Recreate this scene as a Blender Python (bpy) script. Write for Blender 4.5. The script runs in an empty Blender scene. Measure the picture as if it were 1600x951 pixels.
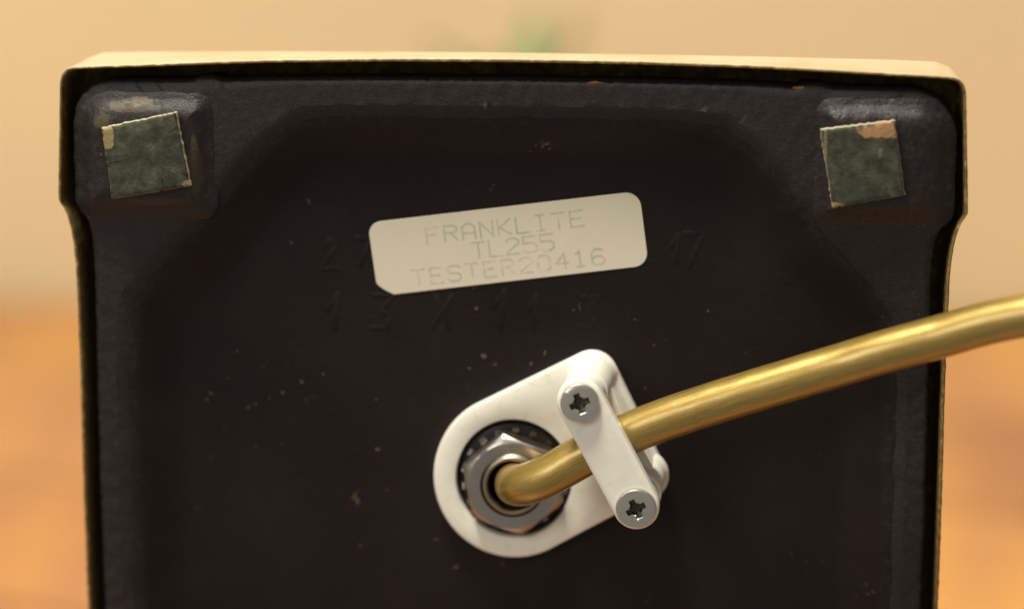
import bpy, bmesh, math, random
from mathutils import Vector, Matrix, noise
R = math.radians
MM = 0.001
scene = bpy.context.scene
C = scene.collection
random.seed(7)

# ------------------------------------------------------------------ camera
# world origin = the point of the lamp's base the lens is aimed at; the base stands in the XZ plane
PITCH, YAW, DIST = R(12), R(5), 444.4 * MM
cam_d = bpy.data.cameras.new('camera'); cam = bpy.data.objects.new('camera', cam_d); C.objects.link(cam)
cam.location = (DIST*math.sin(YAW)*math.cos(PITCH), -DIST*math.cos(YAW)*math.cos(PITCH), DIST*math.sin(PITCH))
cam.rotation_euler = (math.pi/2 - PITCH, 0, YAW)
cam_d.lens = 100; cam_d.sensor_width = 36; cam_d.sensor_fit = 'HORIZONTAL'
cam_d.clip_start = 0.02; cam_d.clip_end = 20
cam_d.dof.use_dof = True
cam_d.dof.focus_distance = 0.4395
cam_d.dof.aperture_fstop = 5.6
cam_d.dof.aperture_blades = 0
scene.camera = cam

# ------------------------------------------------------------------ room light
w = bpy.data.worlds.new('World'); scene.world = w; w.use_nodes = True
bg = w.node_tree.nodes['Background']
bg.inputs[0].default_value = (1.0, 0.94, 0.82, 1); bg.inputs[1].default_value = 0.30

def area(name, loc, target, size, power, col, sy=None):
    l = bpy.data.lights.new(name, 'AREA'); l.energy = power; l.color = col
    l.shape = 'RECTANGLE' if sy else 'DISK'; l.size = size
    if sy: l.size_y = sy
    o = bpy.data.objects.new(name, l); C.objects.link(o); o.location = loc
    o.rotation_euler = (Vector(target) - Vector(loc)).to_track_quat('-Z', 'Y').to_euler()
    return o
area('ceiling_lamp', (-0.16, -0.17, 0.80), (0, 0, 0), 0.20, 11.5, (1.0, 0.955, 0.84))
area('room_lamp', (-0.55, -0.75, 0.42), (0, 0.1, -0.02), 0.40, 3.0, (1.0, 0.95, 0.83))

scene.view_settings.view_transform = 'Standard'; scene.view_settings.look = 'None'
scene.view_settings.exposure = 0.0; scene.view_settings.gamma = 1.0
scene.view_settings.use_curve_mapping = False

# ------------------------------------------------------------------ helpers
def mat(name):
    m = bpy.data.materials.new(name); m.use_nodes = True
    nt = m.node_tree
    return m, nt, nt.nodes['Principled BSDF']
def N(nt, kind, **kw):
    n = nt.nodes.new(kind)
    for k, v in kw.items():
        if k in n.inputs: n.inputs[k].default_value = v
        else: setattr(n, k, v)
    return n
def L(nt, a, b): nt.links.new(a, b)
def ramp(nt, fac, stops, interp='LINEAR'):
    r = nt.nodes.new('ShaderNodeValToRGB'); r.color_ramp.interpolation = interp
    e = r.color_ramp.elements
    while len(e) < len(stops): e.new(0.5)
    for i, (p, c) in enumerate(stops):
        e[i].position = p; e[i].color = c if len(c) == 4 else (*c, 1)
    if fac is not None: L(nt, fac, r.inputs[0])
    return r
def coord(nt, which='Object', scale=(1, 1, 1), loc=(0, 0, 0), rot=(0, 0, 0)):
    t = nt.nodes.new('ShaderNodeTexCoord'); m = nt.nodes.new('ShaderNodeMapping')
    m.inputs['Scale'].default_value = scale; m.inputs['Location'].default_value = loc; m.inputs['Rotation'].default_value = rot
    L(nt, t.outputs[which], m.inputs[0]); return m.outputs[0]
def noise_tex(nt, vec, scale, detail=4, rough=.55):
    n = nt.nodes.new('ShaderNodeTexNoise'); n.inputs['Scale'].default_value = scale
    n.inputs['Detail'].default_value = detail; n.inputs['Roughness'].default_value = rough
    if vec is not None: L(nt, vec, n.inputs['Vector'])
    return n.outputs[0]
def mixc(nt, fac, a, b, blend='MIX'):
    m = nt.nodes.new('ShaderNodeMix'); m.data_type = 'RGBA'; m.blend_type = blend
    for s, v in ((m.inputs[0], fac), (m.inputs[6], a), (m.inputs[7], b)):
        if hasattr(v, 'links') or hasattr(v, 'is_linked'): L(nt, v, s)
        elif isinstance(v, (int, float)): s.default_value = v
        else: s.default_value = (*v, 1) if len(v) == 3 else v
    return m.outputs[2]
def math_n(nt, op, a, b=0.0):
    m = nt.nodes.new('ShaderNodeMath'); m.operation = op
    for s, v in ((m.inputs[0], a), (m.inputs[1], b)):
        if isinstance(v, (int, float)): s.default_value = v
        else: L(nt, v, s)
    return m.outputs[0]
def bump(nt, p, h, dist, strength=1.0):
    b = nt.nodes.new('ShaderNodeBump'); b.inputs['Distance'].default_value = dist; b.inputs['Strength'].default_value = strength
    L(nt, h, b.inputs['Height']); L(nt, b.outputs[0], p.inputs['Normal']); return b

def mesh_obj(name, verts, faces, m, parent=None, smooth=True, angle=35, recalc=True, mm=True):
    """one mesh object from vertices given in millimetres"""
    me = bpy.data.meshes.new(name)
    s = MM if mm else 1
    me.from_pydata([(v[0]*s, v[1]*s, v[2]*s) for v in verts], [], faces)
    bm = bmesh.new(); bm.from_mesh(me)
    bmesh.ops.remove_doubles(bm, verts=bm.verts, dist=1e-7)
    if recalc: bmesh.ops.recalc_face_normals(bm, faces=bm.faces)
    bm.to_mesh(me); bm.free()
    if smooth:
        me.shade_smooth(); me.set_sharp_from_angle(angle=R(angle))
    o = bpy.data.objects.new(name, me); C.objects.link(o)
    if m: me.materials.append(m)
    if parent: o.parent = parent
    return o
def loft(rings, close_start=False, close_end=False):
    """rings: lists of equally many points -> verts, faces (closed loops)"""
    n = len(rings[0]); V = [p for r in rings for p in r]; F = []
    for i in range(len(rings)-1):
        a, b = i*n, (i+1)*n
        for j in range(n):
            k = (j+1) % n
            F.append((a+j, a+k, b+k, b+j))
    def cap(base):
        c = [sum(V[base+j][q] for j in range(n))/n for q in range(3)]
        V.append(tuple(c)); ci = len(V)-1
        for j in range(n): F.append((base+j, base+(j+1) % n, ci))
    if close_start: cap(0)
    if close_end: cap((len(rings)-1)*n)
    return V, F
def circle(cx, cz, r, y, n=48, a0=0):
    return [(cx+r*math.cos(a0+2*math.pi*i/n), y, cz+r*math.sin(a0+2*math.pi*i/n)) for i in range(n)]
def hull2d(pts):
    pts = sorted(set((round(x, 4), round(z, 4)) for x, z in pts))
    def half(ps):
        h = []
        for p in ps:
            while len(h) > 1 and (h[-1][0]-h[-2][0])*(p[1]-h[-2][1])-(h[-1][1]-h[-2][1])*(p[0]-h[-2][0]) <= 0: h.pop()
            h.append(p)
        return h
    a, b = half(pts), half(pts[::-1])
    return a[:-1]+b[:-1]
def disc2(cx, cz, r, n=72): return [(cx+r*math.cos(2*math.pi*i/n), cz+r*math.sin(2*math.pi*i/n)) for i in range(n)]
def inset2(loop, d):
    n = len(loop); out = []
    for i in range(n):
        x0, z0 = loop[i-1]; x1, z1 = loop[i]; x2, z2 = loop[(i+1) % n]
        tx, tz = x2-x0, z2-z0; l = math.hypot(tx, tz) or 1
        out.append((x1-d*tz/l, z1+d*tx/l))          # counter-clockwise loop: inward = left
    return out
def prism(loop, profile, cap_front=True, cap_back=True):
    """loop (ccw in XZ), profile = [(inset, y), ...]"""
    return loft([[(x, y, z) for x, z in inset2(loop, d)] for d, y in profile], cap_back, cap_front)
def resample(loop, step):
    out = []; n = len(loop)
    for i in range(n):
        (x0, z0), (x1, z1) = loop[i], loop[(i+1) % n]
        k = max(1, int(math.hypot(x1-x0, z1-z0)/step))
        out += [(x0+(x1-x0)*t/k, z0+(z1-z0)*t/k) for t in range(k)]
    return out
def round_rect(x0, z0, x1, z1, radii, n=8):
    """radii: bottom-left, bottom-right, top-right, top-left; ccw"""
    P = []
    for (cx, cz, a), r in zip(((x0, z0, 180), (x1, z0, 270), (x1, z1, 0), (x0, z1, 90)), radii):
        ox = cx + r*(1 if cx == x0 else -1); oz = cz + r*(1 if cz == z0 else -1)
        for i in range(n+1):
            t = R(a+90*i/n); P.append((ox+r*math.cos(t), oz+r*math.sin(t)))
    return P
def empty(name, loc=(0, 0, 0)):
    o = bpy.data.objects.new(name, None); C.objects.link(o); o.location = loc; o.empty_display_size = .01
    return o

# outlines of the base, as angle -> radius about its centre
OX, OZ, NA = -0.8, -30.5, 1500
def quad_outline(q):
    full = q + [(-u, v) for u, v in q[::-1][1:]]
    full = full + [(u, -v) for u, v in full[::-1][1:-1]]
    return full
def polar(outline):
    rad = []
    n = len(outline)
    for i in range(NA):
        t = 2*math.pi*(i+.37)/NA; dx, dz = math.cos(t), math.sin(t); best = 0
        for k in range(n):
            (x0, z0), (x1, z1) = outline[k], outline[(k+1) % n]
            ex, ez = x1-x0, z1-z0; det = dx*(-ez)+ex*dz
            if abs(det) < 1e-9: continue
            r = (x0*(-ez)+ex*z0)/det; s = (dx*z0-dz*x0)/det
            if r > 0 and -1e-6 <= s <= 1+1e-6: best = max(best, r)
        rad.append(best)
    return rad
ANG = [(math.cos(2*math.pi*(i+.37)/NA), math.sin(2*math.pi*(i+.37)/NA)) for i in range(NA)]
def ring(rad, y, d=0.0, jit=0.0, seed=0, k=1.0, freq=1.0):
    out = []
    for i, (c, s) in enumerate(ANG):
        r = rad[i]*k-d
        if jit: r += jit*noise.noise((c*rad[i]*freq, s*rad[i]*freq, seed))
        out.append((OX+c*r, y, OZ+s*r))
    return out
def lerp_rad(a, b, t): return [x+(y-x)*t for x, y in zip(a, b)]

# ------------------------------------------------------------------ materials
def m_brass():
    m, nt, p = mat('brass')
    p.inputs['Metallic'].default_value = 1
    v = coord(nt); n1 = noise_tex(nt, v, 60, 5); n2 = noise_tex(nt, v, 1500, 2)
    r = ramp(nt, n1, [(.3, (.78, .67, .47)), (.7, (.88, .77, .58))]); L(nt, r.outputs[0], p.inputs['Base Color'])
    rr = ramp(nt, n1, [(.3, (.50,)*3), (.75, (.62,)*3)]); L(nt, rr.outputs[0], p.inputs['Roughness'])
    bump(nt, p, n2, .00004, .5)
    return m
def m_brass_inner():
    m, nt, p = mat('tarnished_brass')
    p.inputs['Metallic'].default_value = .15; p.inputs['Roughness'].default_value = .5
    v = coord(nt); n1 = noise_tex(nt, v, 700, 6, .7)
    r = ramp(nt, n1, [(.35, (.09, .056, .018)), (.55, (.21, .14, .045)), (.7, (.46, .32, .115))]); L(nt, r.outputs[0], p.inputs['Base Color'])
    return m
def m_iron(rough_cast, gloss=0.0, stains=()):
    m, nt, p = mat('glossy_painted_iron' if gloss else 'cast_iron_rim' if rough_cast else 'shaded_recess_iron')
    v = coord(nt)
    big = noise_tex(nt, v, 45, 4); fine = noise_tex(nt, v, 2600, 4, .7); mid = noise_tex(nt, v, 1050, 5, .65)
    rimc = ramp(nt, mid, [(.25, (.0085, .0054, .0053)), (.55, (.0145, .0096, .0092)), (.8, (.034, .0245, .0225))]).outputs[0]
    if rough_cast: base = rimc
    else:                                               # shade of the recess put into the colour, fading raggedly towards the rim
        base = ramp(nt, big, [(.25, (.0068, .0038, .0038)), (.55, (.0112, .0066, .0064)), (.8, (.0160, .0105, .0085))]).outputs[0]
        at = nt.nodes.new('ShaderNodeAttribute'); at.attribute_name = 'recess_shade'
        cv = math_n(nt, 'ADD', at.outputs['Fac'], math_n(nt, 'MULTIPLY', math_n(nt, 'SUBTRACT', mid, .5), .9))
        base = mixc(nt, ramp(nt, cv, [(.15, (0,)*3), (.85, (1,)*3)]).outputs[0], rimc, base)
    for (x, z, rx, rz, c) in stains:                    # old glue and scuffs
        sx = nt.nodes.new('ShaderNodeSeparateXYZ'); L(nt, v, sx.inputs[0])
        dx = math_n(nt, 'DIVIDE', math_n(nt, 'SUBTRACT', sx.outputs[0], x*MM), rx*MM); dz = math_n(nt, 'DIVIDE', math_n(nt, 'SUBTRACT', sx.outputs[2], z*MM), rz*MM)
        d = math_n(nt, 'ADD', math_n(nt, 'POWER', dx, 2), math_n(nt, 'POWER', dz, 2))
        d = math_n(nt, 'ADD', d, math_n(nt, 'MULTIPLY', math_n(nt, 'SUBTRACT', mid, .5), 3.0))
        base = mixc(nt, ramp(nt, d, [(.45, (.8,)*3), (1.0, (0,)*3)]).outputs[0], base, c)
    # dust and chips with shapes of their own
    vo = nt.nodes.new('ShaderNodeTexVoronoi'); vo.inputs['Scale'].default_value = 300 if rough_cast else 170
    vo.inputs['Randomness'].default_value = 1
    warp = nt.nodes.new('ShaderNodeMixRGB'); warp.blend_type = 'ADD'; warp.inputs[0].default_value = .012
    nn = nt.nodes.new('ShaderNodeTexNoise'); nn.inputs['Scale'].default_value = 320
    L(nt, v, nn.inputs['Vector']); L(nt, v, warp.inputs[1]); L(nt, nn.outputs[1], warp.inputs[2]); L(nt, warp.outputs[0], vo.inputs['Vector'])
    sp = ramp(nt, vo.outputs['Distance'], [(.045, (1, 1, 1)), (.12, (0, 0, 0))]).outputs[0]
    where = ramp(nt, noise_tex(nt, coord(nt, loc=(.31, .2, .07)), 38, 2), [(.47, (0,)*3), (.62, (1,)*3)]).outputs[0]
    sel = ramp(nt, vo.outputs['Color'], [(.45, (0,)*3), (.55, (1,)*3)]).outputs[0]
    f = math_n(nt, 'MULTIPLY', math_n(nt, 'MULTIPLY', sp, where), sel)
    f = math_n(nt, 'MULTIPLY', f, .75)
    col = mixc(nt, f, base, (.13, .095, .065))
    L(nt, col, p.inputs['Base Color'])
    rr = ramp(nt, mid, [(.3, ((.50 if rough_cast else .42)-gloss,)*3), (.7, ((.72 if rough_cast else .60)-gloss,)*3)]); L(nt, rr.outputs[0], p.inputs['Roughness'])
    p.inputs['Specular IOR Level'].default_value = .34 if rough_cast else .18
    h = math_n(nt, 'ADD', math_n(nt, 'MULTIPLY', mid, .5), math_n(nt, 'MULTIPLY', fine, .45))
    bump(nt, p, h, .00022 if rough_cast else .00016, 1.0)
    return m
def m_plain(name, col, rough, metal=0, spec=.5, var=.06, bscale=700, bdist=.00003):
    m, nt, p = mat(name)
    v = coord(nt); n1 = noise_tex(nt, v, 90, 4)
    a = tuple(max(0, c*(1-var)) for c in col); b = tuple(min(1, c*(1+var)) for c in col)
    r = ramp(nt, n1, [(.3, a), (.7, b)]); L(nt, r.outputs[0], p.inputs['Base Color'])
    p.inputs['Roughness'].default_value = rough; p.inputs['Metallic'].default_value = metal
    p.inputs['Specular IOR Level'].default_value = spec
    bump(nt, p, noise_tex(nt, v, bscale, 3), bdist, 1)
    return m
def m_paper():
    m, nt, p = mat('label_paper')
    v = coord(nt); n1 = noise_tex(nt, v, 70, 3); n2 = noise_tex(nt, v, 1800, 3)
    r = ramp(nt, n1, [(.3, (.64, .585, .455)), (.5, (.67, .61, .485)), (.7, (.685, .605, .485))]); L(nt, r.outputs[0], p.inputs['Base Color'])
    p.inputs['Roughness'].default_value = .62; p.inputs['Specular IOR Level'].default_value = .25
    bump(nt, p, n2, .00002, .6)
    return m
def m_ink():
    m, nt, p = mat('faded_ink')
    v = coord(nt); n1 = noise_tex(nt, v, 900, 3, .7); n2 = noise_tex(nt, v, 120, 2)
    s = math_n(nt, 'ADD', math_n(nt, 'MULTIPLY', n1, .6), math_n(nt, 'MULTIPLY', n2, .4))
    r = ramp(nt, s, [(.34, (.44, .40, .32)), (.50, (.52, .47, .37)), (.60, (.65, .59, .465))]); L(nt, r.outputs[0], p.inputs['Base Color'])
    p.inputs['Roughness'].default_value = .65
    return m
def m_felt(name, patches):
    m, nt, p = mat(name)
    v = coord(nt); n1 = noise_tex(nt, v, 420, 6, .72); n2 = noise_tex(nt, v, 3500, 4)
    r = ramp(nt, n1, [(.30, (.018, .022, .012)), (.45, (.038, .042, .026)), (.58, (.060, .062, .040)), (.70, (.105, .10, .072))])
    col = r.outputs[0]
    sx = nt.nodes.new('ShaderNodeSeparateXYZ'); L(nt, coord(nt), sx.inputs[0])
    wob = noise_tex(nt, v, 420, 3)
    for (x, z, rx, rz, c) in patches:                   # worn spots where the backing shows through
        dx = math_n(nt, 'DIVIDE', math_n(nt, 'SUBTRACT', sx.outputs[0], x*MM), rx*MM)
        dz = math_n(nt, 'DIVIDE', math_n(nt, 'SUBTRACT', sx.outputs[2], z*MM), rz*MM)
        d = math_n(nt, 'ADD', math_n(nt, 'POWER', dx, 2), math_n(nt, 'POWER', dz, 2))
        d = math_n(nt, 'ADD', d, math_n(nt, 'MULTIPLY', math_n(nt, 'SUBTRACT', wob, .5), 3.2))
        fm = ramp(nt, d, [(.7, (1,)*3), (1.0, (0,)*3)]).outputs[0]
        col = mixc(nt, fm, col, c)
    L(nt, col, p.inputs['Base Color'])
    p.inputs['Roughness'].default_value = .85; p.inputs['Specular IOR Level'].default_value = .3
    bump(nt, p, math_n(nt, 'ADD', n1, math_n(nt, 'MULTIPLY', n2, .4)), .00018, 1)
    return m
def m_cable():
    m, nt, p = mat('gold_cable_sheath')
    uv = coord(nt, 'UV', (1, 1, 1))
    mp = nt.nodes.new('ShaderNodeMapping'); mp.inputs['Scale'].default_value = (7, 60, 1); L(nt, uv, mp.inputs[0])
    st = noise_tex(nt, mp.outputs[0], 2.2, 4, .6)
    mp2 = nt.nodes.new('ShaderNodeMapping'); mp2.inputs['Scale'].default_value = (40, 160, 1); L(nt, uv, mp2.inputs[0])
    st2 = noise_tex(nt, mp2.outputs[0], 2.0, 3, .6)
    s = math_n(nt, 'ADD', math_n(nt, 'MULTIPLY', st, .6), math_n(nt, 'MULTIPLY', st2, .4))
    r = ramp(nt, s, [(.38, (.25, .155, .028)), (.5, (.34, .225, .048)), (.62, (.43, .305, .085))]); L(nt, r.outputs[0], p.inputs['Base Color'])
    p.inputs['Metallic'].default_value = .55
    rr = ramp(nt, s, [(.3, (.30,)*3), (.7, (.42,)*3)]); L(nt, rr.outputs[0], p.inputs['Roughness'])
    p.inputs['Coat Weight'].default_value = .6; p.inputs['Coat Roughness'].default_value = .20
    bump(nt, p, s, .00008, .35)
    return m
def m_wood():
    m, nt, p = mat('varnished_wood')
    v = coord(nt, 'Object', (1, 1, 1), rot=(0, 0, R(24)))
    br = nt.nodes.new('ShaderNodeTexBrick'); br.inputs['Scale'].default_value = 1.0
    br.inputs['Brick Width'].default_value = .34; br.inputs['Row Height'].default_value = .085
    br.inputs['Mortar Size'].default_value = .0012; br.inputs['Bias'].default_value = 0
    br.inputs['Color1'].default_value = (.47, .205, .070, 1); br.inputs['Color2'].default_value = (.62, .295, .095, 1); br.inputs['Mortar'].default_value = (.16, .06, .02, 1)
    L(nt, v, br.inputs['Vector'])
    g = nt.nodes.new('ShaderNodeMapping'); g.inputs['Scale'].default_value = (3, 40, 1); L(nt, v, g.inputs[0])
    gr = noise_tex(nt, g.outputs[0], 3, 6, .6)
    gc = ramp(nt, gr, [(.3, (.88, .85, .82)), (.7, (1.04, 1.04, 1.02))]).outputs[0]
    big = ramp(nt, noise_tex(nt, coord(nt, 'Object', (1, .3, 1), rot=(0, 0, R(12))), 22, 2), [(.34, (.80, .74, 1.05)), (.5, (1, 1, 1)), (.66, (1.18, 1.22, .9))]).outputs[0]
    c = mixc(nt, 1.0, br.outputs[0], gc, 'MULTIPLY'); c = mixc(nt, 1.0, c, big, 'MULTIPLY')
    L(nt, c, p.inputs['Base Color'])
    p.inputs['Roughness'].default_value = .34
    bump(nt, p, gr, .0002, .4)
    return m
def m_wall():
    m, nt, p = mat('cream_wall_paint')
    v = coord(nt); n1 = noise_tex(nt, v, 5, 3); n2 = noise_tex(nt, v, 300, 4)
    r = ramp(nt, n1, [(.3, (.65, .51, .295)), (.7, (.71, .565, .335))]); L(nt, r.outputs[0], p.inputs['Base Color'])
    p.inputs['Roughness'].default_value = .8; bump(nt, p, n2, .0004, .5)
    return m
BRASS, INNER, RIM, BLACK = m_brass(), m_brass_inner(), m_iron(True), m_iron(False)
GLOSSY = m_iron(True, .32)
def m_plastic():
    m, nt, p = mat('cream_plastic')
    v = coord(nt); n1 = noise_tex(nt, v, 130, 4); n2 = noise_tex(nt, v, 420, 6, .7)
    c = ramp(nt, n1, [(.3, (.80, .77, .675)), (.7, (.84, .815, .725))]).outputs[0]
    d = ramp(nt, n2, [(.56, (0,)*3), (.78, (.42,)*3)]).outputs[0]
    L(nt, mixc(nt, d, c, (.45, .38, .26)), p.inputs['Base Color'])
    rr = ramp(nt, n2, [(.3, (.34,)*3), (.7, (.48,)*3)]); L(nt, rr.outputs[0], p.inputs['Roughness'])
    p.inputs['Subsurface Weight'].default_value = .15; p.inputs['Subsurface Radius'].default_value = (.0015, .0012, .0008); p.inputs['Subsurface Scale'].default_value = 1.0
    bump(nt, p, math_n(nt, 'ADD', noise_tex(nt, v, 260, 3), math_n(nt, 'MULTIPLY', n2, .3)), .00008, 1)
    return m
PLASTIC = m_plastic()
STEEL = m_plain('zinc_steel', (.56, .53, .49), .33, metal=1, var=.12, bdist=.00003)
NUTM = m_plain('dull_nut_steel', (.38, .35, .315), .33, metal=1, var=.18, bdist=.00005)
TUBEM = m_plain('threaded_steel', (.30, .26, .20), .40, metal=1, var=.15)
DRIVE_SHADE = m_plain('shaded_drive_steel', (.07, .068, .058), .38, metal=1, var=.25)  # darker steel: shade inside the screw drive, put into its colour
DARK = m_plain('blackened_washer', (.014, .013, .014), .38, metal=.4, var=.3)
TOOTH = m_plain('washer_tooth_steel', (.20, .19, .18), .33, metal=1, var=.2)
PAPER, INK = m_paper(), m_ink()
FOAM = m_plain('pad_adhesive_foam', (.44, .36, .24), .8, spec=.2, var=.18, bscale=900, bdist=.0001)
GLUE = m_plain('old_glue', (.15, .11, .05), .6, spec=.4, var=.35, bscale=500, bdist=.0001)
RUST = m_plain('rust', (.22, .09, .03), .9, spec=.2, var=.3)
DUST = m_plain('pale_dust', (.075, .058, .04), .9, spec=.2, var=.3)

# ------------------------------------------------------------------ setting
def box(name, x0, y0, z0, x1, y1, z1, m, bev=0.0):
    bm = bmesh.new(); bmesh.ops.create_cube(bm, size=1)
    for v in bm.verts: v.co = ((x0+x1)/2+v.co.x*(x1-x0), (y0+y1)/2+v.co.y*(y1-y0), (z0+z1)/2+v.co.z*(z1-z0))
    if bev: bmesh.ops.bevel(bm, geom=bm.edges[:], offset=bev, segments=3, affect='EDGES')
    me = bpy.data.meshes.new(name); bm.to_mesh(me); bm.free(); me.materials.append(m)
    o = bpy.data.objects.new(name, me); C.objects.link(o); return o
TZ = -0.0998
tb = box('tabletop', -.75, -.045, TZ-.03, .75, .462, TZ, m_wood(), .003); tb['kind'] = 'structure'
wl = box('wall', -1.3, .466, -.5, 1.3, .53, 1.4, m_wall()); wl['kind'] = 'structure'

# ------------------------------------------------------------------ the lamp
lamp = empty('table_lamp', (OX*MM, 0, TZ))
lamp['label'] = 'brass table lamp seen from below, black cast iron base with cord grip'
lamp['category'] = 'table lamp'
LI = Matrix.Translation((-OX*MM, 0, -TZ))
def adopt(o, p=lamp):
    """parent under the lamp (or one of its parts) without moving the geometry"""
    o.parent = p
    if p is lamp: o.matrix_parent_inverse = LI
    return o

lip = polar(quad_outline([(68.35, 0), (68.25, 20), (68.35, 31), (68.45, 36), (68.65, 39), (69.0, 41.4), (69.45, 43.3), (70.0, 44.7), (70.6, 45.5), (70.8, 45.75), (70.85, 46.3),
    (70.7, 50), (70.35, 57), (70.05, 63.5), (69.95, 64.8), (69.6, 65.9), (68.9, 66.6), (68, 66.9), (66, 67.05), (60, 67.3), (50, 67.8), (38, 68.35), (20, 68.8), (0, 68.95)]))
back = polar(quad_outline([(68.2, 0), (68.2, 33), (68.6, 38), (69.3, 42), (70.2, 45.2), (70.5, 47), (70.4, 57), (70.3, 63.2), (69.7, 65.3), (68.3, 66.8), (66.2, 67.6),
    (60, 67.8), (50, 67.95), (38, 68.1), (20, 68.25), (0, 68.3)]))
mid_r = lerp_rad(lip, back, .5)
circ = [1.0]*NA
rings = [ring(lip, .35, .0, .07, 3, freq=.9), ring(lip, .14, .035, .07, 3, freq=.9)]
outer = [ring(back, 14.0, .1), ring(lerp_rad(lip, back, .9), 12.6), ring(mid_r, 7.0), ring(lip, 1.0, 0, .05, 3, freq=.5)] + rings
dome = [ring(circ, 74, k=6.0), ring(circ, 60, k=6.2), ring(circ, 50, k=8.5), ring(circ, 44, k=14), ring(circ, 40, k=24), ring(circ, 37, k=28), ring(circ, 35.5, k=28.5), ring(circ, 35, k=32),
        ring(lerp_rad(circ, back, .55), 27), ring(back, 20.5, 12), ring(back, 19.3, 8.5), ring(back, 18.8, 6.5), ring(back, 17.6, 5.0), ring(back, 16.4, 4.3), ring(back, 15.6, 2.8), ring(back, 14.8, 1.0)]
V, F = loft(dome+outer)
cover = adopt(mesh_obj('brass_cover', V, F, BRASS, angle=40))
V, F = loft([ring(lip, .14, .035, .07, 3, freq=.9), ring(lip, .03, .14, .07, 3, freq=.9), ring(lip, .01, .32, .07, 3, freq=.9), ring(lip, .08, .48, .07, 3, freq=.9), ring(lip, .30, .55, .07, 3, freq=.9), ring(lip, 1.2, .60, .05, 3, freq=.9), ring(mid_r, 6, .62), ring(back, 12.5, .7), ring(back, 13.6, 2.0), ring(back, 13.8, 9)], False, True)
il = adopt(mesh_obj('cover_lining', V, F, INNER, angle=50))
# turned stem and lamp holder behind the base
def lathe_y(cx, cz, prof, n=64): return loft([circle(cx, cz, r, y, n) for r, y in prof], True, True)
V, F = lathe_y(OX, OZ, [(6.0, 73), (6.0, 76), (9, 77), (9.6, 79), (9, 81), (6.5, 83), (6.2, 95), (7.6, 115), (8.2, 135), (7.2, 155), (6, 165), (9, 167), (9.6, 169.5), (9, 172), (6, 173)])
adopt(mesh_obj('stem', V, F, BRASS, angle=30))
V, F = lathe_y(OX, OZ, [(11, 172.5), (16, 174), (16.5, 176), (14.5, 177), (14.5, 205), (13.2, 206), (13.2, 222), (11, 223)])
adopt(mesh_obj('lamp_holder', V, F, PLASTIC, angle=30))

# cast iron weight: rough rim, sloped wall, sunken floor
iron = polar(quad_outline([(65.9, 0), (65.75, 20), (65.7, 36), (65.95, 40.5), (66.5, 42.6), (67.3, 44.0), (68.0, 44.7), (68.15, 46), (68.2, 52), (68.15, 59), (67.8, 60.9), (67, 62.4), (65.6, 63.7), (63.8, 64.5), (62, 64.75),
    (54, 64.8), (49.5, 64.9), (48.3, 65.4), (46, 65.45), (44.3, 64.95), (38, 65.3), (20, 65.6), (0, 65.7)]))
rec = polar(quad_outline([(61.6, 0), (61.6, 20), (61.3, 26), (60.3, 30), (57.6, 34.2), (53, 39.2), (48.5, 44.4), (44.3, 49.8), (40.3, 54.3), (37.4, 57), (34.4, 58.9), (31.5, 59.9), (28, 60.3), (15, 60.5), (0, 60.5)]))
def rr(y, k, jit=.0, d=0): return ring(rec, y, d, jit, 9, k, .22)
J = .17
rim_rings = [ring(iron, 9, .3), ring(iron, 2.6, 0, J, 5, freq=1.1), ring(iron, 1.3, .12, J, 5, freq=1.1), ring(iron, .88, .45, J, 5, freq=1.1)]
for t in (.2, .4, .6, .8): rim_rings.append([(x, .8+.16*noise.noise((x*.5, z*.5, 2)), z) for x, y, z in ring(lerp_rad(iron, rec, t), 1.5)])
rim_rings += [rr(.78, 1.020, .5), rr(.9, 1.008, .5), rr(1.12, .997, .5), rr(1.45, .9855, .5)]
V, F = loft(rim_rings)
casting = adopt(mesh_obj('base_casting', V, F, RIM, angle=60))
fl = [rr(1.43, .9857, .5)] + [rr(.85+4.15*(.5-.5*math.cos(math.pi*t)), 1.015-.175*t, .5*(1-t)) for t in (.27, .34, .42, .52, .62, .72, .82, .91, 1.0)]
for k in (.8, .7, .6, .5, .4, .3, .2): fl.append(rr(5.0, k))
fl.append([(0.0+5.2*c, 5.0, -29.2+5.2*s) for c, s in ANG]); fl.append([(0.0+5.2*c, 12, -29.2+5.2*s) for c, s in ANG])
V, F = loft(fl)
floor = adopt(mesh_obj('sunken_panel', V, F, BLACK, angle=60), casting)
pa = floor.data.attributes.new('recess_shade', 'FLOAT', 'POINT')
pa.data.foreach_set('value', [max(0.0, min(1.0, (v.co.y/MM-1.40)/0.9)) for v in floor.data.vertices])  # painted-in recess shade grows with depth below the rim

# raised corner blocks that carry the pads
def boss(x0, x1, z0, z1, radii, seed, m=None):
    def lp_(d):                                          # the outline drawn in by d, always the same number of points
        P = round_rect(x0+d, z0+d, x1-d, z1-d, [max(r-d, .12) for r in radii], 8); out = []
        for i, (ax, az) in enumerate(P):
            bx, bz = P[(i+1) % len(P)]; k = 18 if i % 9 == 8 else 1
            out += [(ax+(bx-ax)*t/k, az+(bz-az)*t/k) for t in range(k)]
        return out
    prof = [(-1.7, 1.1), (-1.2, .74), (-.6, .52), (0, .2), (.55, -.25), (1.2, -.72), (2.0, -1.06), (2.9, -1.24), (3.8, -1.27), (5.5, -1.25)]
    V, F = loft([[(x+.16*noise.noise((x*.5, z*.5, seed)), y+.10*noise.noise((x*.35, z*.35, seed+3)), z+.16*noise.noise((x*.5, z*.5, seed+7))) for x, z in lp_(d)] for d, y in prof], False, True)
    o = mesh_obj('corner_block', V, F, m or GLOSSY, angle=70); o.parent = casting; return o
BX0, BX1 = -67.4, -48.0
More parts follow.
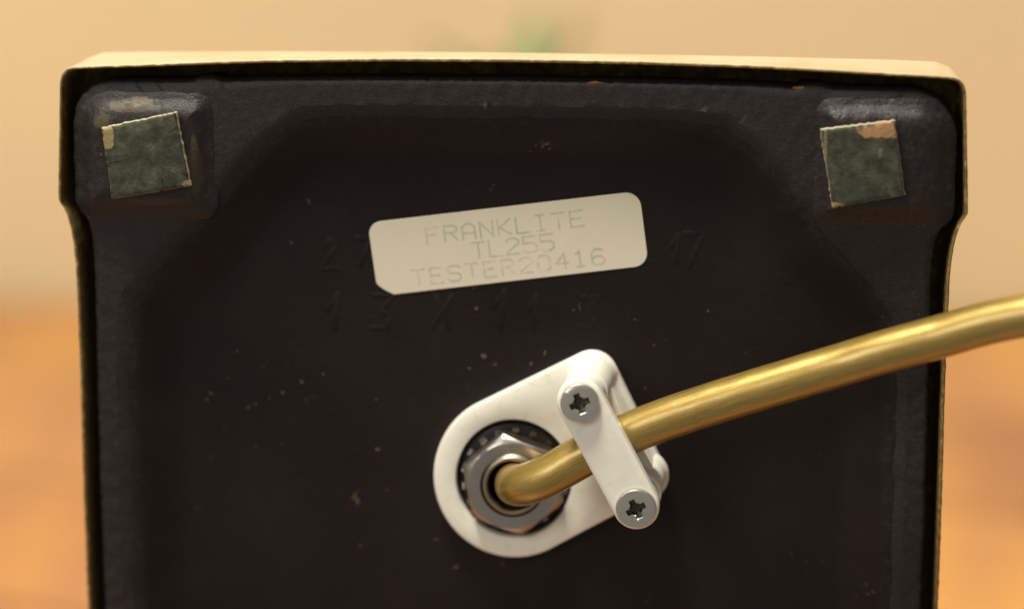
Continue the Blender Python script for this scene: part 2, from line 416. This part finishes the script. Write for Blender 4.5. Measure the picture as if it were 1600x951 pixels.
boss(BX0, BX1, 14.2, 31.2, (1.2, 1.2, 1.5, 4.5), 1, m_iron(True, .20, [(-58.6, 30.3, 5.0, .8, (.050, .034, .016)), (-58.2, 31.2, 2.8, .7, (.13, .10, .055)), (-61.5, 30.6, 1.6, .9, (.085, .068, .035)), (-63.8, 28.2, 1.5, 1.4, (.07, .055, .028)), (-49.6, 23.5, .6, 3.4, (.07, .05, .028)), (-49.8, 20.5, 1.6, 4.0, (.034, .024, .014)), (-57, 15.6, 6, .8, (.03, .022, .013))]))
boss(47.8, 66.3, 14.6, 31.6, (1.2, 1.2, 4.5, 1.5), 4)
boss(BX0, BX1, 2*OZ-31.9, 2*OZ-14.2, (4.5, 1.5, 1.2, 1.2), 11)
boss(47.8, 66.3, 2*OZ-32.2, 2*OZ-14.6, (1.5, 4.5, 1.2, 1.2), 14)

# square stick-on pads
def pad(corners, mfelt, seed, label):
    lp = resample(corners, .35)
    lp = [(x+.20*noise.noise((x*1.9, z*1.9, seed)), z+.20*noise.noise((x*1.9, z*1.9, seed+5))) for x, z in lp]
    V, F = prism(lp, [(.05, -1.15), (0, -1.3), (0, -2.15), (.1, -2.25)])
    o = adopt(mesh_obj('foot_pad', V, F, FOAM, angle=50)); o['label'] = label
    V, F = prism(lp, [(.12, -2.2), (.08, -2.4), (.2, -2.62), (.6, -2.72), (2.0, -2.74)])
    V = [(x, y+.10*noise.noise((x*.9, z*.9, seed)), z) for x, y, z in V]
    q = mesh_obj('felt_face', V, F, mfelt, angle=70); q.parent = o
    return o
pad([(-62.5, 16.1), (-50.0, 18.4), (-52.0, 29.9), (-63.8, 27.3)], m_felt('worn_green_felt', [(-63.2, 26.0, 1.6, 1.9, (.27, .22, .10)), (-50.6, 18.8, .8, .6, (.22, .16, .11))]), 2.2, 'scuffed green square pad with yellowed torn corner')
pad([(49.3, 16.4), (60.3, 18.6), (58.4, 30.0), (47.2, 28.5)], m_felt('torn_green_felt', [(56.4, 28.6, 3.6, 1.25, (.34, .19, .09)), (50.3, 16.9, 1.4, .6, (.30, .20, .09)), (56.3, 25.3, .5, .9, (.13, .115, .08)), (48.0, 22, .35, 7, (.16, .15, .075))]), 6.1, 'green square pad with peeled orange strip along its top')
# smears of old glue above the first pad
def blob(name, cx, cz, rx, rz, y, h, m, seed, rot=0, n=40):
    rs = []
    for k, hh in ((1, 0), (.86, .55), (.6, .85), (.25, 1)):
        r0 = []
        for i in range(n):
            a = 2*math.pi*i/n; q = k*(1+.45*noise.noise((math.cos(a)*1.3, math.sin(a)*1.3, seed))+.35*noise.noise((math.cos(a)*4, math.sin(a)*4, seed+2)))
            x, z = rx*q*math.cos(a), rz*q*math.sin(a)
            r0.append((cx+x*math.cos(rot)-z*math.sin(rot), y-h*hh, cz+x*math.sin(rot)+z*math.cos(rot)))
        rs.append(r0)
    V, F = loft(rs, False, True)
    return mesh_obj(name, V, F, m, angle=80)
adopt(blob('rust_spot', 12.8, 34.75, 1.2, .28, 1.05, .15, RUST, 2.3), casting)
adopt(blob('rust_spot', 44.0, 34.3, 1.3, .3, 1.05, .2, RUST, 4.3), casting)

# figures cast into the floor
def stroke_mesh(strokes, wdt, y0, y1, taper=.5):
    V, F = [], []; q_ = 0
    for st in strokes:
        for (x0, z0), (x1, z1) in zip(st[:-1], st[1:]):
            dx, dz = x1-x0, z1-z0; l = math.hypot(dx, dz) or 1; nx, nz = -dz/l*wdt/2, dx/l*wdt/2
            ex, ez = dx/l*wdt*.4, dz/l*wdt*.4; b = len(V); q_ = (q_+1) % 9
            for y, k in ((y0, 1.0), (y1, taper)):
                for sx, ex_ in ((1, -1), (-1, -1), (-1, 1), (1, 1)):
                    bx, bz = (x0, z0) if ex_ < 0 else (x1, z1)
                    V.append((bx+sx*nx*k+ex_*ex*k, y-q_*.0015, bz+sx*nz*k+ex_*ez*k))
            F += [(b, b+1, b+5, b+4), (b+1, b+2, b+6, b+5), (b+2, b+3, b+7, b+6), (b+3, b, b+4, b+7), (b+4, b+5, b+6, b+7)]
    return V, F
GL = {'1': [[(-.35, .55), (.05, 1), (.05, 0)]], '3': [[(-.4, .95), (.4, .95), (0, .55), (.4, .35), (.3, .05), (-.35, .05)]],
      'X': [[(-.4, 1), (.4, 0)], [(.4, 1), (-.4, 0)]], '2': [[(-.4, .8), (-.1, 1), (.35, .8), (-.4, 0), (.45, 0)]], '7': [[(-.4, 1), (.45, 1), (0, 0)]]}
V, F = [], []
for ch, x, z, h in [('1', -29.0, -5.6, 5.8), ('3', -21.5, -5.5, 5.8), ('X', -11.8, -5.0, 5.2), ('1', -2.4, -4.9, 6.0), ('1', 2.8, -5.0, 5.4), ('3', 11.3, -4.8, 5.4), ('2', -29.6, 4.2, 4.6), ('7', -24.6, 4.6, 4.6), ('1', 25.2, 6.2, 4.4), ('7', 27.4, 5.4, 5.4)]:
    sv, sf = stroke_mesh([[(x+px*h*.62+pz*.12*h, z+pz*h) for px, pz in st] for st in GL[ch]], 1.05, 5.02, 4.90, .35)
    b = len(V); V += sv; F += [tuple(i+b for i in f) for f in sf]
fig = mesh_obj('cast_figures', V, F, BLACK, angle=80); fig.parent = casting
pa = fig.data.attributes.new('recess_shade', 'FLOAT', 'POINT'); pa.data.foreach_set('value', [1.0]*len(fig.data.vertices))

# specks of dust sticking to the floor of the base
rnd = random.Random(5); V, F = [], []
DUSTPX = [(-46.2, -14.0, .5), (-48.9, -16.6, .7), (-49.6, -17.6, .6), (-42.9, -18.8, .5), (-41.7, -18.2, .45), (-39.4, -17.2, .5), (-37.3, -16.2, .55), (-34.2, -14.4, .55), (-30.7, -13.0, .45), (-46.8, -22, .5),
          (-37.6, -24.6, .6), (-42, -25.2, .6), (-22, -25.2, .8), (-22.2, -17, .4), (-12.6, -40, .8), (-44.5, -9.5, .4), (9.3, -1.8, .4), (36.5, -8.3, .5), (30.5, -1.6, .6), (26.4, -21.6, .4), (-5.0, -9.6, 1.0), (-7.2, -11.6, .7), (4.8, -8.9, .9), (2.6, -10.6, .6), (-28.6, 21, .4), (-26.9, 18.7, .4), (-9.6, -44.5, .8)]
for i in range(35): DUSTPX.append((rnd.uniform(-58, 58), rnd.uniform(-50, 26), rnd.uniform(.08, .24)))
for cx, cz, r in DUSTPX:
    r *= .6; n = 8; b = len(V); th = rnd.uniform(0, 3.1); el = rnd.uniform(.25, .9)
    for k in range(n):
        a = 2*math.pi*k/n; q = r*rnd.uniform(.45, 1.25)
        V.append((cx+q*(math.cos(a)*math.cos(th)-el*math.sin(a)*math.sin(th)), 4.96, cz+q*(math.cos(a)*math.sin(th)+el*math.sin(a)*math.cos(th))))
    V.append((cx, 4.9-r*.15, cz))
    F += [(b+k, b+(k+1) % n, b+n) for k in range(n)]
dst = mesh_obj('dust_specks', V, F, DUST, angle=80); dst.parent = casting; dst['kind'] = 'stuff'

# ------------------------------------------------------------------ paper label with faded print
def xf(x, z, cx=-1.1, cz=8.65, a=R(7.6)): return (cx+x*math.cos(a)-z*math.sin(a), cz+x*math.sin(a)+z*math.cos(a))
LW, LH = 43.2, 11.9
lp = [(x, z) for x, z in resample(round_rect(-LW/2, -LH/2, LW/2, LH/2, (2.6, 2.2, 2.4, 2.0), 8), 1.2)]
lp2 = []
for x, z in lp:
    if x < -LW/2+2.6 and z < -LH/2+2.6:                     # the lower left corner is rubbed off nearly straight
        t = (x+LW/2-2.6)/-2.6; x, z = x*.35+(-LW/2+2.6-2.6*t)*.65, z*.35+(-LH/2+2.1*t)*.65
    lp2.append(xf(x, z))
V, F = prism(lp2, [(0, 4.98), (0, 4.90), (.06, 4.87)])
label = adopt(mesh_obj('label', V, F, PAPER, angle=8)); label['label'] = 'cream paper label with faded print'
SF = {'F': [[(0, 0), (0, 6), (4, 6)], [(0, 3.2), (3, 3.2)]], 'R': [[(0, 0), (0, 6), (3, 6), (4, 5), (4, 4), (3, 3.2), (0, 3.2)], [(2, 3.2), (4, 0)]],
      'A': [[(0, 0), (0, 4.6), (1.4, 6), (2.6, 6), (4, 4.6), (4, 0)], [(0, 2.4), (4, 2.4)]], 'N': [[(0, 0), (0, 6), (4, 0), (4, 6)]], 'K': [[(0, 0), (0, 6)], [(4, 6), (0.4, 3), (4, 0)]],
      'L': [[(0, 6), (0, 0), (4, 0)]], 'I': [[(.8, 6), (3.2, 6)], [(2, 6), (2, 0)], [(.8, 0), (3.2, 0)]], 'T': [[(0, 6), (4, 6)], [(2, 6), (2, 0)]], 'E': [[(4, 6), (0, 6), (0, 0), (4, 0)], [(0, 3.1), (3.2, 3.1)]],
      'S': [[(4, 5.2), (3.2, 6), (.8, 6), (0, 5.2), (0, 4), (.8, 3.2), (3.2, 2.9), (4, 2.1), (4, .9), (3.2, 0), (.8, 0), (0, .8)]], '2': [[(0, 5), (1, 6), (3, 6), (4, 5), (4, 4), (0, .6), (0, 0), (4, 0)]],
      '5': [[(4, 6), (0, 6), (0, 3.5), (3, 3.5), (4, 2.6), (4, .9), (3, 0), (1, 0), (0, .8)]], '0': [[(1, 0), (0, 1), (0, 5), (1, 6), (3, 6), (4, 5), (4, 1), (3, 0), (1, 0)]],
      '4': [[(3, 0), (3, 6), (0, 2), (4, 2)]], '1': [[(.8, 5), (2, 6), (2, 0)], [(.8, 0), (3.2, 0)]], '6': [[(3.6, 5.6), (2.6, 6), (1.2, 6), (0, 4.6), (0, 1), (1, 0), (3, 0), (4, 1), (4, 2.4), (3, 3.3), (1, 3.3), (0, 2.4)]]}
def print_line(txt, x0, z0, pitch, cw, chh):
    S = []
    for i, ch in enumerate(txt):
        for st in SF[ch]:
            S.append([xf(x0+i*pitch+px/4*cw, z0+pz/6*chh) for px, pz in st])
    V, F = stroke_mesh(S, .29, 4.868, 4.860, .92)
    o = mesh_obj('printed_text', V, F, INK, smooth=False); o.parent = label
print_line('FRANKLITE', -12.6, 1.55, 2.86, 2.0, 2.45)
print_line('TL255', -5.7, -1.65, 2.72, 2.0, 2.5)
print_line('TESTER20416', -15.7, -4.85, 2.86, 1.9, 2.45)

# ------------------------------------------------------------------ nut, tube and washer
NX, NZ = 0.0, -29.4
def nut_rings():
    out = []; n = 144; RH, RF, YT = 8.45, 6.95, 0.0
    hexr = [RH*math.cos(R(30))/math.cos(((math.degrees(2*math.pi*i/n)-40) % 60-30)*math.pi/180) for i in range(n)]
    def rg(f): return [(NX+f(h)[0]*math.cos(2*math.pi*i/n), f(h)[1], NZ+f(h)[0]*math.sin(2*math.pi*i/n)) for i, h in enumerate(hexr)]
    out.append(rg(lambda h: (5.0, 4.0))); out.append(rg(lambda h: (min(h, 7.3), 4.0))); out.append(rg(lambda h: (h, 4.0-(h-7.0)*.4)))
    out.append(rg(lambda h: (h, YT+.12+(h-RF)*.62))); out.append(rg(lambda h: (h-.12, YT+.04+(h-.12-RF)*.60)))
    out.append(rg(lambda h: (RF+.05, YT+.03))); out.append(rg(lambda h: (RF-.15, YT)))
    out.append(rg(lambda h: (5.1, YT))); out.append(rg(lambda h: (5.02, YT+.05))); out.append(rg(lambda h: (4.95, YT+.2))); out.append(rg(lambda h: (4.9, 4.0)))
    return out
V, F = loft(nut_rings())
nut = adopt(mesh_obj('hex_nut', V, F, NUTM, angle=28))
prof = [(3.95, 11), (3.95, -.9), (4.1, -1.25), (4.35, -1.35), (4.6, -1.25), (4.85, -.95)]
y = -.9
while y < 5: prof += [(4.86, y), (4.62, y+.25), (4.86, y+.5)]; y += .5
V, F = loft([circle(0.2, -29.0, r, yy, 72) for r, yy in prof])
tube = adopt(mesh_obj('threaded_tube', V, F, TUBEM, angle=50))
# toothed lock washer under the nut
n = 160; rs = []
for rr_, yy in ((5.3, 4.35), (8.6, 4.35), (9.0, 4.55), (9.0, 4.9)): rs.append(circle(NX, NZ, rr_, yy, n))
V, F = loft(rs)
washer = adopt(mesh_obj('lock_washer', V, F, DARK, angle=40))
for k in range(18):
    a = 2*math.pi*(k+.4)/18; ca, sa = math.cos(a), math.sin(a)
    pts = []
    for rad, hw, yy in ((7.2, .62, 4.3), (7.35, .62, 3.95), (8.35, .50, 3.75), (8.6, .42, 4.05), (8.6, .42, 4.35)):
        pts.append([(NX+rad*ca-hw*sa, yy-.16, NZ+rad*sa+hw*ca), (NX+rad*ca+hw*sa, yy+.16, NZ+rad*sa-hw*ca)])
    V = [p for q in pts for p in q]; F = [(2*i, 2*i+1, 2*i+3, 2*i+2) for i in range(4)]
    o = mesh_obj('tooth', V, F, TOOTH, angle=60); o.parent = washer

# ------------------------------------------------------------------ cord grip
P1, P2 = (12.35, -12.2), (20.4, -27.9)
S1, S2 = (11.55, -12.15), (20.25, -28.55)
outl = resample(hull2d([(x, -28.85+(z+28.85)*1.035) for x, z in disc2(-.1, -28.85, 12.75, 120)]+disc2(*P1, 4.1)+disc2(*P2, 3.7)), .7)
hole = []
for i in range(len(outl)):
    x, z = outl[i]; a = math.atan2(z+29.0, x-.0); hole.append((.0+9.25*math.cos(a), -29.0+9.7*math.sin(a)))
def i2(d, y): return [(x, y, z) for x, z in inset2(outl, d)]
def h2(d, y): return [(0+(x-0)*(1+d/9.25), y, -29.0+(z+29.0)*(1+d/9.25)) for x, z in hole]
V, F = loft([h2(0, 4.95), i2(0, 4.95), i2(0, 3.35), i2(.1, 3.1), i2(.35, 3.0), h2(.3, 3.0), h2(.08, 3.1), h2(0, 3.3), h2(0, 4.95)])
grip = adopt(mesh_obj('cord_grip', V, F, PLASTIC, angle=40)); grip['label'] = 'cream plastic cord grip ring with screwed clamp bar'
def capsule(a, b, ra, rb): return resample(hull2d(disc2(*a, ra)+disc2(*b, rb)), .6)
# saddle under the cable, with two pillars at its ends
V, F = prism(capsule(P1, P2, 3.1, 3.1), [(-.5, 3.2), (-.2, 2.8), (0, 2.2), (.05, -3.6), (.2, -4.0), (.6, -4.1)])
sad = mesh_obj('saddle', V, F, PLASTIC, angle=40); sad.parent = grip
for (px, pz), (sx, sz) in ((P1, S1), (P2, S2)):
    V, F = loft([circle(px+(sx-px)*t, pz+(sz-pz)*t, r, yy, 56) for r, yy, t in ((4.3, 3.2, 0), (3.9, 2.8, 0), (3.75, 2.2, .02), (3.55, -6.6, .45), (3.45, -6.9, .46), (3.2, -7.0, .46), (3.15, -7.3, .48), (3.05, -10.6, .8))], True, True)
    o = mesh_obj('pillar', V, F, PLASTIC, angle=40); o.parent = grip
bar_loop = capsule(S1, S2, 3.55, 3.55)
V, F = prism(bar_loop, [(.35, -10.3), (.1, -10.4), (0, -10.7), (0, -12.9), (.1, -13.2), (.32, -13.35), (1.0, -13.4)])
bar = mesh_obj('clamp_bar', V, F, PLASTIC, angle=40); bar.parent = grip
def screw(cx, cz, y, rot, rad, tx=0, tz=0):
    n = 192; H = 1.05
    def rb(a, s):
        d = math.degrees(a-rot) % 90; d = R(min(d, 90-d))
        return max(.98, min(1.55/math.cos(d), .46/max(1e-3, math.sin(d))))*s
    A = [2*math.pi*i/n for i in range(n)]
    def rg(fr, yy): return [(cx+fr(a)*math.cos(a), yy if not callable(yy) else yy(a), cz+fr(a)*math.sin(a)) for a in A]
    rs = [rg(lambda a: rad-.25, y+.25), rg(lambda a: rad, y), rg(lambda a: rad, y-.70), rg(lambda a: rad-.05, y-.88), rg(lambda a: rad-.20, y-H+.06), rg(lambda a: 2.15, y-H+.01), rg(lambda a: rb(a, 1.0)+.06, y-H), rg(lambda a: rb(a, .97), y-H+.10)]
    rs2 = [rg(lambda a: rb(a, .97), y-H+.10), rg(lambda a: min(rb(a, .88), 1.35), y-H+.55), rg(lambda a: .7, y-H+.80), rg(lambda a: .2, y-H+.88)]
    V, F = loft(rs, True, False)
    V2, F2 = loft(rs2, False, True)
    tk = []
    for q in range(4):
        a = rot+R(45+90*q); tk.append([(cx+r_*math.cos(a), cz+r_*math.sin(a)) for r_ in (1.1, 2.0)])
    V3, F3 = stroke_mesh(tk, .16, y-H+.05, y-H-.035, .5)
    nF = len(F)
    for v_, f_ in ((V2, F2), (V3, F3)):
        b = len(V); V = V+v_; F = F+[tuple(i+b for i in f) for f in f_]
    V = [(a, bb+(a-cx)*tx+(c-cz)*tz, c) for a, bb, c in V]
    o = mesh_obj('screw', V, F, STEEL, angle=30); o.parent = grip; o.data.materials.append(DRIVE_SHADE)
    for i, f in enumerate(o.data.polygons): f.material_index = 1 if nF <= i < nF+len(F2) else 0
    V, F = loft([circle(cx, cz, 1.3, yy, 24) for yy in (y-.1, 2.0)], True, True)
    return o
screw(S1[0], S1[1], -13.3, R(22), 2.95, .05, .16)
screw(S2[0], S2[1], -13.3, R(28), 3.1, .03, .02)

# ------------------------------------------------------------------ power cable
key = [(.55, 12, -28.95), (.55, 4, -28.9), (.6, -.5, -28.7), (1.1, -3.6, -28.2), (3.1, -6.1, -27.15), (6.6, -7.2, -25.3), (11.5, -7.3, -22.3), (16.5, -7.25, -19.6), (21.5, -7.4, -17.2), (30, -8.0, -13.8), (40, -8.8, -10.2), (50, -9.6, -6.7), (58, -11, -3.7), (66, -12.2, -1.0), (74, -14, 1.9), (82, -16.2, 3.8),
       (94, -19.5, 4.9), (112, -24, -2), (135, -26, -22), (156, -30, -52), (172, -32, -80), (190, -32, -93.5), (215, -26, -96.3), (260, -5, -96.3), (330, 40, -96.3), (420, 90, -96.3)]
def catmull(P, seg):
    P = [Vector(p) for p in P]; out = []
    for i in range(len(P)-1):
        p0, p1, p2, p3 = P[max(i-1, 0)], P[i], P[i+1], P[min(i+2, len(P)-1)]
        for k in range(seg):
            t = k/seg
            out.append(.5*((2*p1)+(p2-p0)*t+(2*p0-5*p1+4*p2-p3)*t*t+(3*p1-p0-3*p2+p3)*t**3))
    out.append(P[-1]); return out
path = catmull(key, 10); CR = 3.3; n = 48
rs = []; up = Vector((1, 0, 0)); dist = [0.0]
for i, p in enumerate(path):
    t = (path[min(i+1, len(path)-1)]-path[max(i-1, 0)]).normalized()
    up = (up-t*up.dot(t)).normalized(); b = t.cross(up)
    if i: dist.append(dist[-1]+(p-path[i-1]).length)
    rs.append([tuple(p+(up*math.cos(2*math.pi*j/n)+b*math.sin(2*math.pi*j/n))*(CR+.05*noise.noise(p*.25+Vector((j*.1, 0, 0))))) for j in range(n)])
V, F = loft(rs)
me = bpy.data.meshes.new('power_cable'); me.from_pydata([(a*MM, b*MM, c*MM) for a, b, c in V], [], F); me.shade_smooth()
uvl = me.uv_layers.new(name='UVMap')
for poly in me.polygons:
    for li, vi in zip(poly.loop_indices, poly.vertices):
        i, j = divmod(vi, n)
        if j == 0 and max(v % n for v in poly.vertices) == n-1: j = n
        uvl.data[li].uv = (dist[i]*.01, j/n)
me.materials.append(m_cable())
cable = bpy.data.objects.new('power_cable', me); C.objects.link(cable); adopt(cable)
cable['label'] = 'gold plastic power cable'

# ------------------------------------------------------------------ small potted plant behind the lamp
def m_leaf():
    m, nt, p = mat('green_leaf')
    v = coord(nt); r = ramp(nt, noise_tex(nt, v, 40, 4), [(.3, (.05, .17, .03)), (.7, (.13, .27, .05))]); L(nt, r.outputs[0], p.inputs['Base Color'])
    p.inputs['Roughness'].default_value = .45; return m
LEAF = m_leaf(); POT = m_plain('terracotta', (.45, .24, .11), .8); SOIL = m_plain('soil', (.03, .02, .015), .95); STEM = m_plain('plant_stem', (.12, .17, .05), .6)
plant = empty('potted_plant', (-.030, .385, TZ)); plant['label'] = 'small green leafy potted plant blurred behind the lamp base'; plant['category'] = 'plant'
V, F = loft([circle(0, 0, 1, 0, 40)]*2)
def lathe_z(prof, n=40):
    return loft([[(r*math.cos(2*math.pi*i/n), r*math.sin(2*math.pi*i/n), z) for i in range(n)] for r, z in prof], True, True)
V, F = lathe_z([(17, .2), (18, 0.6), (22, 30), (24, 30.5), (24.5, 37), (24, 38), (22, 38), (21.3, 34), (21, 33)])
mesh_obj('pot', V, F, POT, plant, angle=35)
V, F = lathe_z([(21.2, 31), (21.2, 33.5), (12, 34.5)])
mesh_obj('soil', V, F, SOIL, plant)
rnd = random.Random(11)
for k in range(15):
    az = 2*math.pi*(k*.382+.03); ln = rnd.uniform(22, 34); lean = rnd.uniform(.15, .75); h0 = 34+rnd.uniform(14, 47); wd = rnd.uniform(7, 10)
    ca, sa = math.cos(az), math.sin(az); base = Vector((5*ca*lean*2, 5*sa*lean*2, h0))
    sr = []
    for t in (0, .5, 1):
        q = Vector((2*ca, 2*sa, 33.5)).lerp(base, t)+Vector((0, 0, 1.5*math.sin(t*3.14)))
        sr.append([(q.x+.7*math.cos(a*math.pi/3), q.y+.7*math.sin(a*math.pi/3), q.z) for a in range(6)])
    V, F = loft(sr, True, True); mesh_obj('leaf_stalk', V, F, STEM, plant)
    V, F = [], []
    for i in range(9):
        t = i/8; r = ln*t*math.sin(lean); z = ln*t*math.cos(lean)-9*t*t*lean; wv = wd*math.sin(math.pi*min(1, t*.94+.03))**.8
        for s in (-1, -.5, 0, .5, 1):
            V.append((base.x+r*ca-sa*s*wv/2, base.y+r*sa+ca*s*wv/2, base.z+z+abs(s)*1.2))
        for j in range(4):
            if i: F.append(((i-1)*5+j, (i-1)*5+j+1, i*5+j+1, i*5+j))
    o = mesh_obj('leaf', V, F, LEAF, plant, angle=80)
    sm = o.modifiers.new('thickness', 'SOLIDIFY'); sm.thickness = .0004
